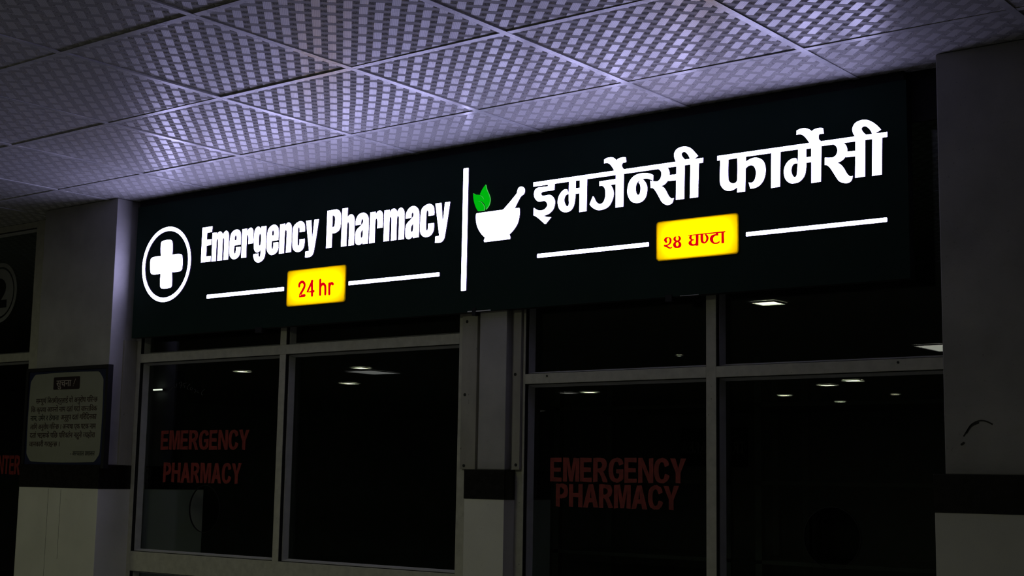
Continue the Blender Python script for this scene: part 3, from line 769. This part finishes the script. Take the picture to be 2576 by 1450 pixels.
def window(name, label, xs, zs, jambs, panes, holes=()):
    """xs: vertical members (x0,x1), zs: horizontal members (z0,z1); panes: list of (x0,x1,z0,z1)"""
    r = struct_empty(name, (xs[0][0], YF, H + zs[-1][0]), label)
    for n_, (x0, x1, z0, z1) in jambs:
        obj(n_, bbox(x0, x1, YF, YF + 0.06, z0, z1, bevel=0.0012), M_ALU, r)
    glass = []
    for (x0, x1, z0, z1) in panes:
        bm = bmesh.new()
        hl = [h for h in holes if x0 < h[0] < x1 and z0 < h[1] < z1]
        loops = [[Vector((x0 - 0.005, z0 - 0.005)), Vector((x1 + 0.005, z0 - 0.005)), Vector((x1 + 0.005, z1 + 0.005)), Vector((x0 - 0.005, z1 + 0.005))]]
        for h in hl:
            loops.append(circle(h[0], h[1], h[2], 48)[::-1])
        extrude_loops(bm, loops, YG, YG + 0.006, 0, 0)
        gp = obj('glass_pane', bm, M_GLASS, r)
        for h in hl:
            b = bmesh.new()
            extrude_loops(b, [circle(h[0], h[1], h[2] + 0.0012, 48), circle(h[0], h[1], h[2] - 0.0005, 48)[::-1]], YG - 0.0006, YG + 0.0066, 0, 0)
            obj('cut_glass_edge', b, M_GASKET, gp)
        glass.append(gp)
        bm = bmesh.new()
        g0 = 0.0015
        for a in ((x0, x0 + g0, z0, z1), (x1 - g0, x1, z0, z1)):
            box(bm, a[0], a[1], YF + 0.002, YF + 0.018, a[2], a[3])
        for a in ((z0, z0 + g0), (z1 - g0, z1)):
            box(bm, x0, x1, YF + 0.002, YF + 0.018, a[0], a[1])
        obj('gasket', bm, M_GASKET, r)
        bead_bar(r, x0, 1, z0, z1, 'z')
        bead_bar(r, x1, -1, z0, z1, 'z')
        bead_bar(r, z0, 1, x0, x1, 'x')
        bead_bar(r, z1, -1, x0, x1, 'x')
    return r, glass


# left bay of the pharmacy
w1, g1 = window('window_1', 'aluminium framed window with two panes under the left half of the sign',
                [(-3.527, -3.49)], [(-1.66, -1.577)],
                [('jamb', (-3.526, -3.490, -H, 0)), ('mullion', (-2.571, -2.535, -1.577, -0.739)), ('mullion', (-2.571, -2.535, -0.700, 0)), ('jamb', (-1.602, -1.560, -H, 0)),
                 ('transom', (-3.490, -1.602, -0.739, -0.700)), ('sill_rail', (-3.490, -1.602, -1.662, -1.577)),
                 ('bottom_rail', (-3.490, -1.602, -H, -H + 0.08))],
                [(-3.490, -2.571, -1.577, -0.739), (-2.535, -1.602, -1.577, -0.739), (-3.490, -2.571, -0.700, -0.01), (-2.535, -1.602, -0.700, -0.01),
                 (-3.490, -1.602, -H + 0.08, -1.662)],
                holes=[(-3.0586, -1.3817, 0.0995)])
w2, g2 = window('window_2', 'aluminium framed window with a mullion under the right half of the sign',
                [(-1.302, -1.292)], [(-H, -2.6)],
                [('jamb', (-1.3022, -1.292, -H, 0)), ('mullion', (-0.5525, -0.5155, -H + 0.08, 0)), ('jamb', (0.2645, 0.289, -H, 0)),
                 ('transom', (-1.292, -0.5525, -0.897, -0.8615)), ('transom', (-0.5155, 0.2645, -0.897, -0.8615)),
                 ('bottom_rail', (-1.292, 0.2645, -H, -H + 0.08)), ('head_rail', (-1.292, 0.2645, -0.075, -0.001))],
                [(-1.292, -0.5525, -H + 0.08, -0.897), (-0.5155, 0.2645, -H + 0.08, -0.897),
                 (-1.292, -0.5525, -0.8615, -0.075), (-0.5155, 0.2645, -0.8615, -0.075)],
                holes=[(-0.1416, -1.3937, 0.0925)])
b = bmesh.new()
for sx, sz in ((-1.195, -0.871), (0.10, -0.872)):
    extrude_loops(b, [circle(sx, sz, 0.004, 12)], YF - 0.001, YF + 0.001, 0, 0)
obj('screw', b, M_SCREW, w2)
# neighbouring counter left of the pillar
w3, g3 = window('window_3', 'dark aluminium window of the next counter at the left edge',
                [(-6.2, -6.16)], [(-0.69, -0.655)],
                [('jamb', (-4.365, -4.10, -H, 0)), ('transom', (-6.16, -4.365, -0.695, -0.655)), ('jamb', (-6.2, -6.16, -H, 0)),
                 ('head_rail', (-6.16, -4.365, -0.032, -0.001)), ('bottom_rail', (-6.16, -4.365, -H, -H + 0.08))],
                [(-6.16, -4.365, -0.655, -0.032), (-6.16, -4.365, -H + 0.08, -0.695)])

YV = YG - 0.0012                                         # vinyl film on the glass


def vinyl(parent, label, rows, mat=M_VINYL):
    bm = bmesh.new()
    for (s, x0, x1, z0, z1) in rows:
        caps_row(bm, s, x0, x1, z0, z1, YV, YG - 0.0002, 0.0013)
    o = obj('vinyl_lettering', bm, mat, parent)
    o['label'] = label
    return o


vinyl(g1[0], 'red worn letters reading EMERGENCY PHARMACY on the left pane',
      [('EMERGENCY', -3.371, -2.790, -1.128, -1.044), ('PHARMACY', -3.343, -2.830, -1.271, -1.185)])
vinyl(g2[0], 'red bold letters reading EMERGENCY PHARMACY on the right window',
      [('EMERGENCY', -1.207, -0.656, -1.238, -1.156), ('PHARMACY', -1.181, -0.683, -1.325, -1.246)])
vinyl(g3[1], 'dull red letters ending NTER at the left edge', [('COUNTER', -4.79, -4.455, -1.250, -1.157)])
bm = bmesh.new()
for pts in ([(-3.3328, -0.8694, 0), (-3.3177, -0.8583, 1), (-3.3077, -0.8503, 0)], [(-3.3007, -0.8412, 0), (-3.2906, -0.8543, 1), (-3.2806, -0.8362, 0)],
            [(-3.2655, -0.8362, 0), (-3.2575, -0.8302, 1), (-3.2484, -0.8322, 1), (-3.2545, -0.8563, 0)], [(-3.2605, -0.8443, 0), (-3.2444, -0.8433, 0)],
            [(-3.2123, -0.8352, 0), (-3.2364, -0.8362, 0), (-3.2354, -0.8453, 0), (-3.2253, -0.8463, 1), (-3.2303, -0.8563, 0)],
            [(-3.1892, -0.8402, 0), (-3.2062, -0.8513, 1), (-3.2083, -0.8603, 1), (-3.1952, -0.8623, 0)],
            [(-3.1761, -0.8543, 0), (-3.1872, -0.8593, 1), (-3.1811, -0.8674, 1), (-3.1721, -0.8603, 0)],
            [(-3.159, -0.8644, 0), (-3.15, -0.8704, 1), (-3.16, -0.8804, 0)], [(-3.1339, -0.8704, 0), (-3.144, -0.8754, 0), (-3.1299, -0.8804, 0)],
            [(-3.0887, -0.8654, 0), (-3.1058, -0.8754, 1), (-3.1098, -0.8864, 1), (-3.0998, -0.8905, 0)]):
    stroke(bm, pts, 0.0012, YV, YG)
obj('pen_writing', bm, M_MARK, g1[0])['label'] = 'faint handwritten digits on the glass'

# round "2" sticker on the neighbouring counter
cx, cz, rr = -4.734, -0.331, 0.1557
bm = bmesh.new()
extrude_loops(bm, [circle(cx, cz, rr, 72), circle(cx, cz, rr * 0.865, 72)[::-1]], YV, YG, 0, 0, back=False)
ring2 = obj('number_sticker', bm, M_STICK, g3[0])
ring2['label'] = 'round grey counter number 2 sticker'
bm = bmesh.new()
vs, fs = glyphs('2', 0.06)
xs_ = [p[0] for p in vs]
zs_ = [p[1] for p in vs]
a_, b_, c_, d_ = min(xs_), max(xs_), min(zs_), max(zs_)
sx_, sz_ = 0.150 / (b_ - a_), 0.155 / (d_ - c_)
extrude_loops(bm, [circle(cx, cz, rr * 0.80, 72)], YV, YG, 0, 0, back=False)
add_flat(bm, (vs, fs), lambda p: (cx - 0.078 + (p[0] - a_) * sx_, cz - 0.078 + (p[1] - c_) * sz_), YV - 0.0008)
vcount = len(vs)
bm.faces.ensure_lookup_table()
for f in bm.faces:
    if all(abs(v.co.y - (YV - 0.0008)) < 1e-5 for v in f.verts):
        f.material_index = 1
obj('number_disc', bm, [M_STICK, M_GASKET], g3[0], recalc=False)


# ------------------------------------------------------------------ the lit sign
SX0, SX1, SZ0, SZ1, SY = -3.495, 0.163, -0.631, -0.032, 0.350
sign = thing('shop_sign', 'long dark pharmacy sign with glowing white English and Nepali letters', 'sign', (SX0, SY, H + SZ0))
PL1, PL2 = (-2.4851, -2.1490, -0.5527, -0.4037), (-0.7099, -0.4009, -0.5104, -0.3776)
bm = bmesh.new()
hol = [round_rect(p[0] + 0.003, p[1] - 0.003, p[2] + 0.003, p[3] - 0.003, 0.010)[::-1] for p in (PL1, PL2)]
extrude_loops(bm, [[Vector((SX0, SZ0)), Vector((SX1, SZ0)), Vector((SX1, SZ1)), Vector((SX0, SZ1))]] + hol, SY, SY + 0.003, 0, 0)
obj('front_sheet', bm, M_SIGN, sign)['label'] = 'dark green glossy front sheet'
bm = bmesh.new()
for a in ((SX0, SX1, SZ0, SZ0 + 0.004), (SX0, SX1, SZ1 - 0.004, SZ1), (SX0, SX0 + 0.004, SZ0 + 0.004, SZ1 - 0.004), (SX1 - 0.004, SX1, SZ0 + 0.004, SZ1 - 0.004)):
    box(bm, a[0], a[1], SY + 0.003, 0.384, a[2], a[3])
box(bm, SX0, SX1, 0.384, 0.386, SZ0, SZ1)
obj('sign_box', bm, M_SIGN_EDGE, sign)

LY = 0.345                                                # front of the raised letters
words, letters = {}, []
for ln in TRACE.strip().splitlines():
    nm, data = ln.split(' ', 1)
    loops = [smooth_path(lp) for lp in parse(data)]
    if nm in ('w1', 'w2'):
        words.setdefault(nm, []).append(loops)
    elif nm.startswith('letter') or nm.startswith('emergency'):
        bm = bmesh.new()
        extrude_loops(bm, loops, LY, SY)
        obj('letter', bm, [M_WHITE, M_WEDGE], sign)['label'] = 'raised white lit letter %s' % ('E' if nm.startswith('em') else 'P' if nm == 'letter_p' else nm[-1])
    elif nm in ('mortar', 'cross'):
        bm = bmesh.new()
        extrude_loops(bm, loops, LY, SY)
        o = obj('mortar_and_pestle' if nm == 'mortar' else 'medical_cross', bm, [M_WHITE, M_WEDGE], sign)
        o['label'] = 'white lit mortar and pestle' if nm == 'mortar' else 'white lit cross inside the ring'
    elif nm == 'leaf':
        bm = bmesh.new()
        extrude_loops(bm, loops, LY, SY)
        obj('leaf_sprig', bm, [M_GREEN, M_GEDGE], sign)['label'] = 'green lit pair of leaves above the mortar'
for nm, lb in (('w1', 'first white lit Nepali word of the sign'), ('w2', 'second white lit Nepali word of the sign')):
    bm = bmesh.new()
    for lp in words[nm]:
        extrude_loops(bm, lp, LY, SY)
    obj('nepali_word', bm, [M_WHITE, M_WEDGE], sign)['label'] = lb
bm = bmesh.new()
extrude_loops(bm, [circle(-3.2696, -0.3130, 0.1685, 96), circle(-3.2686, -0.3127, 0.1495, 96)[::-1]], LY, SY)
obj('ring', bm, [M_WHITE, M_WEDGE], sign)['label'] = 'white lit ring around the cross'
for x0, x1, z0, z1 in ((-2.9833, -2.5017, -0.4852, -0.4691), (-2.1329, -1.6604, -0.4883, -0.4732), (-1.2045, -0.7385, -0.4574, -0.4430), (-0.3742, 0.0980, -0.4576, -0.4443)):
    bm = bmesh.new()
    extrude_loops(bm, [round_rect(x0, x1, z0, z1, 0.0025, 3)], LY, SY)
    obj('underline', bm, [M_WHITE, M_WEDGE], sign)
bm = bmesh.new()
extrude_loops(bm, [round_rect(-1.5534, -1.5292, -0.5509, -0.0915, 0.0025, 3)], LY, SY)
obj('divider', bm, [M_WHITE, M_WEDGE], sign)['label'] = 'tall white lit divider between the two languages'


def hour_plate(p, label):
    x0, x1, z0, z1 = p
    bm = bmesh.new()
    rr_ = round_rect(x0, x1, z0, z1, 0.012)
    extrude_loops(bm, [rr_], LY, LY + 0.002, 0, 0)         # face
    inner = round_rect(x0 + 0.003, x1 - 0.003, z0 + 0.003, z1 - 0.003, 0.010)
    extrude_loops(bm, [rr_, inner[::-1]], LY + 0.002, SY, 1, 1)
    extrude_loops(bm, [inner, round_rect(x0 + 0.005, x1 - 0.005, z0 + 0.005, z1 - 0.005, 0.008)[::-1]], SY, 0.3838, 2, 2)
    o = obj('hour_plate', bm, [M_YELLOW, M_YEDGE, M_TRIM], sign)
    o['label'] = label
    b2 = bmesh.new()
    cz_ = (z0 + z1) / 2
    box(b2, x0 + 0.022, x1 - 0.022, 0.381, 0.3838, cz_ - 0.052, cz_ + 0.052)
    obj('led_strip', b2, M_LED, o)
    return o


pl1 = hour_plate(PL1, 'yellow lit plate reading 24 hr in red')
pl2 = hour_plate(PL2, 'yellow lit plate with the same hours in red Nepali')
bm1, bm2 = bmesh.new(), bmesh.new()
for ln in TRACE.strip().splitlines():
    nm, data = ln.split(' ', 1)
    if nm in ('s2', 's4', 'sh', 'sr'):
        stroke(bm1, parse(data)[0], 0.0108, LY - 0.0012, LY)
    elif nm in ('d2', 'd4', 'gh'):
        extrude_loops(bm2, [smooth_path(lp) for lp in parse(data)], LY - 0.0012, LY, 0, 0, back=False)
obj('plate_lettering', bm1, M_RED_LIT, pl1)['label'] = 'red text 24 hr'
obj('plate_lettering', bm2, M_RED_LIT, pl2)['label'] = 'red Nepali text for 24 hours'
for a in ((-1.523, -1.503, -0.631, -0.627), (-1.483, -1.415, -0.6315, -0.6275), (-0.620, -0.550, -0.632, -0.6305)):
    obj('torn_tape', bbox(a[0], a[1], SY - 0.0015, SY, a[2], a[3]), M_TAPE, sign)['label'] = 'torn white tape along the lower edge'
for a in ((-1.499, -1.483, -0.645, -0.617), (-0.675, -0.650, -0.647, -0.625), (-2.668, -2.628, -0.649, -0.627)):
    obj('fixing_bracket', bbox(a[0], a[1], SY - 0.004, SY + 0.02, a[2], a[3]), M_GASKET, sign)

# ------------------------------------------------------------------ notice board on the left pillar
nb = thing('notice_board', 'framed Nepali notice with a navy border hung on the left pillar', 'notice board', (-3.808, 0.26, H - 1.216))
NX0, NX1, NZ0, NZ1 = -4.121, -3.492, -1.216, -0.757
bm = bmesh.new()
fo = [Vector((NX0, NZ0)), Vector((NX1, NZ0)), Vector((NX1, NZ1)), Vector((NX0, NZ1))]
fi = [Vector((NX0 + 0.018, NZ0 + 0.016)), Vector((NX0 + 0.018, NZ1 - 0.016)), Vector((NX1 - 0.018, NZ1 - 0.016)), Vector((NX1 - 0.018, NZ0 + 0.016))]
extrude_loops(bm, [fo, fi], 0.233, 0.259, 0, 0)
obj('frame', bm, M_FRAME, nb)
obj('backing', bbox(NX0 + 0.018, NX1 - 0.018, 0.240, 0.259, NZ0 + 0.016, NZ1 - 0.016), M_BLUE, nb)['label'] = 'navy printed border'
bm = bmesh.new()
ch = 0.042
px0, px1, pz0, pz1 = -4.090, -3.532, -1.188, -0.786
sheet = [(px0, pz0 + ch, 1), (px0, pz1 - ch, 1), (px0 + 0.018, pz1 - 0.016, 1), (px0 + ch, pz1, 1), (px1 - ch, pz1, 1), (px1 - 0.018, pz1 - 0.016, 1),
         (px1, pz1 - ch, 1), (px1, pz0 + ch, 1), (px1 - 0.018, pz0 + 0.016, 1), (px1 - ch, pz0, 1), (px0 + ch, pz0, 1), (px0 + 0.018, pz0 + 0.016, 1)]
extrude_loops(bm, [smooth_path(sheet, 4)], 0.2385, 0.240, 0, 0)
paper = obj('notice_sheet', bm, M_PAPER, nb)
paper['label'] = 'pale notice sheet with rounded corners'
bm = bmesh.new()
for s, x0, x1, zt in (('सम~पूण^ िबरामीहरुलाई यो अनुरोध गिरन~छ', -4.037, -3.566, -0.9),
                      ('िक कृपया आफ~नो नाम दता^ गदा^ वास~तिवक', -4.072, -3.565, -0.940),
                      ('अनुरुप दता^ गिरिदनका', -3.836, -3.567, -0.977),
                      ('लािग अनुरोध गिरन~छ । अन~यथा एक पटक नाम', -4.071, -3.568, -1.019),
                      ('दता^ भइसके पिछ पिरवत^न नहुने व~यहोरा', -4.071, -3.571, -1.058),
                      ('जानकारी गराइन~छ ।', -4.072, -3.833, -1.098)):
    deva_box(bm, s, x0, x1, zt, 0.034, 0.2379)
obj('body_text', bm, M_INK, paper, recalc=False)['label'] = 'dark red Nepali text'
bm = bmesh.new()
deva_box(bm, 'नाम, उमेर र ठेगाना', -4.074, -3.850, -0.979, 0.034, 0.2379)
obj('body_text', bm, M_INKB, paper, recalc=False)['label'] = 'black Nepali words at the start of the third line'
bm = bmesh.new()
deva_box(bm, '- अस~पताल प/शासन', -3.747, -3.566, -1.141, 0.030, 0.2379)
obj('body_text', bm, M_INKB, paper, recalc=False)['label'] = 'black Nepali signature line'
bm = bmesh.new()
extrude_loops(bm, [round_rect(-3.906, -3.705, -0.860, -0.803, 0.006)], 0.2376, 0.2386, 0, 0)
tb = obj('title_box', bm, M_TITLE, paper)
tb['label'] = 'dark maroon title box'
bm = bmesh.new()
deva_box(bm, 'सुचना', -3.884, -3.768, -0.819, 0.045, 0.2370)
stroke(bm, [(-3.738, -0.815, 0), (-3.750, -0.838, 0)], 0.003, 0.2369, 0.2376)
stroke(bm, [(-3.7525, -0.8450, 0), (-3.7535, -0.8465, 0)], 0.003, 0.2369, 0.2376)
obj('title_text', bm, M_TITLET, paper, recalc=False)

# ------------------------------------------------------------------ inside the dark shop
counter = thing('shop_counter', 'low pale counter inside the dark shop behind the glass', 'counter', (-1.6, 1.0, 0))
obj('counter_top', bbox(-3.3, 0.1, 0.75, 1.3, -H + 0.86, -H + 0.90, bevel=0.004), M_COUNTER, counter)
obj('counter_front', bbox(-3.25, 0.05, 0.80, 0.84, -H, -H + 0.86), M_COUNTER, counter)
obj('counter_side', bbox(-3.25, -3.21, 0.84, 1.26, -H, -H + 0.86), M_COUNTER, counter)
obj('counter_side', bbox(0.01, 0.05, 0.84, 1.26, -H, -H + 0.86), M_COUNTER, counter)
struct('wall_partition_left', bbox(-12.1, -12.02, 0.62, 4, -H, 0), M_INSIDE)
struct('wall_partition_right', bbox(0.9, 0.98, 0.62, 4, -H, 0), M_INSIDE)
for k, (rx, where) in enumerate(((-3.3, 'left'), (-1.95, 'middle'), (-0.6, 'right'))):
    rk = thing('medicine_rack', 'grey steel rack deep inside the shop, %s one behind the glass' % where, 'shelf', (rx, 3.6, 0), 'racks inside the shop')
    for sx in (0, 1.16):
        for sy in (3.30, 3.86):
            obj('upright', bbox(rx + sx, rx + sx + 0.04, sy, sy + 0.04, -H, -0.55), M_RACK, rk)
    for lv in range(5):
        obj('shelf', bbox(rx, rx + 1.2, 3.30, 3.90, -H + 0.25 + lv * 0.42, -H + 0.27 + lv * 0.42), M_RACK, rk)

# ------------------------------------------------------------------ lamps of the hall, seen mirrored in the panes, and added lights
GP = YG


def lamp(x, y, s, m, label, group, d=None):
    t = thing('ceiling_lamp', label, 'lamp', (x, y, H), group)
    d = d or s
    bm = bmesh.new()
    o_ = [(x - s / 2 - 0.012, y - d / 2 - 0.012), (x + s / 2 + 0.012, y - d / 2 - 0.012), (x + s / 2 + 0.012, y + d / 2 + 0.012), (x - s / 2 - 0.012, y + d / 2 + 0.012)]
    i_ = [(x - s / 2, y - d / 2), (x + s / 2, y - d / 2), (x + s / 2, y + d / 2), (x - s / 2, y + d / 2)]
    vo = [[bm.verts.new((p[0], p[1], H + z)) for p in q] for q, z in ((o_, 0.0), (o_, -0.010), (i_, -0.010), (i_, -0.004))]
    for a, b in ((0, 1), (1, 2), (2, 3)):
        for k in range(4):
            bm.faces.new((vo[a][k], vo[a][(k + 1) % 4], vo[b][(k + 1) % 4], vo[b][k]))
    obj('lamp_frame', bm, M_TRIM, t)
    bm = bmesh.new()
    v = [bm.verts.new((p[0], p[1], H - 0.005)) for p in i_]
    bm.faces.new(v[::-1])
    obj('diffuser', bm, m, t, recalc=False)
    return t


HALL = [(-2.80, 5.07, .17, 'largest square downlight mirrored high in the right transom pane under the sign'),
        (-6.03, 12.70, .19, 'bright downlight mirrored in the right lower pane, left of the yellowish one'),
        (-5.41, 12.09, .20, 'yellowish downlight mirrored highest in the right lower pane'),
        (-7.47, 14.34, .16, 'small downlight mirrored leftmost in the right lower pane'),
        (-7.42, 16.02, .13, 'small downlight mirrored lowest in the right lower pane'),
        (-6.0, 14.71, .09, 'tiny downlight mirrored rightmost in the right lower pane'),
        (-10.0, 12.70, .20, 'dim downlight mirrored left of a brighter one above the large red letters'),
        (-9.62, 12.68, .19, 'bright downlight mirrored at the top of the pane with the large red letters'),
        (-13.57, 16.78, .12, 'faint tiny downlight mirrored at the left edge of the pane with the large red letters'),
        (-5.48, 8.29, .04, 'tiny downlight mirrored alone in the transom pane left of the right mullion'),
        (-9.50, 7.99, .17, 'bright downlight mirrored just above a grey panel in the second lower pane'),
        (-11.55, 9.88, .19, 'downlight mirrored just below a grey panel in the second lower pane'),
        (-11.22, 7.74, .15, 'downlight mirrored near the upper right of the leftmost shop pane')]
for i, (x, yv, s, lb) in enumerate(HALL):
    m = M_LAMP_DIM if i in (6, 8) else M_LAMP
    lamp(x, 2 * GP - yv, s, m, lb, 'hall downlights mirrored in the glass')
lamp(-9.85, 2 * GP - 8.54, 0.42, mat_emit('grey_panel_glow', (1, 1, .95), 1.6), 'weak grey ceiling panel mirrored in the left window pane', None, 0.5)  # unlit panel, its grey tone put in as a weak glow
lamp(-2.93, 2 * GP - 8.67, 0.40, mat_emit('pale_lamp', (1, 1, .85), 4.5), 'pale panel mirrored at the corner of the right pane', None, 0.6)  # pale panel, emits less than the downlights
for x, lb in ((-4.3, 'unseen corridor ceiling panel added to light the notice board pillar'), (-1.8, 'unseen corridor ceiling panel added to light the pilaster between the windows')):
    lamp(x, -2.3, 0.56, M_ADDED_PANEL, lb, 'corridor ceiling panels')  # out of view, added to brighten the shop front

wl = thing('bright_spot_strip', 'small lit strip lamp deep inside the shop, seen left of the handwriting on the glass', 'lamp', (-7.94, 3.97, H - 0.55))  # added glowing strip in place of a bright spot on the left pane
obj('bright_spot_body', bbox(-8.0, -7.88, 3.97, 3.999, -0.540, -0.526), M_GASKET, wl)
obj('bright_spot_glow', bbox(-7.995, -7.885, 3.958, 3.97, -0.539, -0.527), mat_emit('bright_spot_glow', (1, 1, 0.85), 1.3), wl)

# far wall sign of the hall
fs_ = thing('hanging_sign', 'dark wall sign reading TRIAGE AREA across the hall, mirrored in the glass', 'sign', (-10.0, -17.9, H - 1.05))
obj('sign_board', bbox(-11.9, -10.53, -17.98, -17.94, -0.94, -0.255), M_INKB, fs_)
bm = bmesh.new()
text_box(bm, 'TRIAGE AREA', -11.87, -10.56, -0.715, -0.485, -17.938, 0.01, mirror=True)
obj('lettering', bm, M_TAPE, fs_, recalc=False)['label'] = 'white letters TRIAGE AREA'
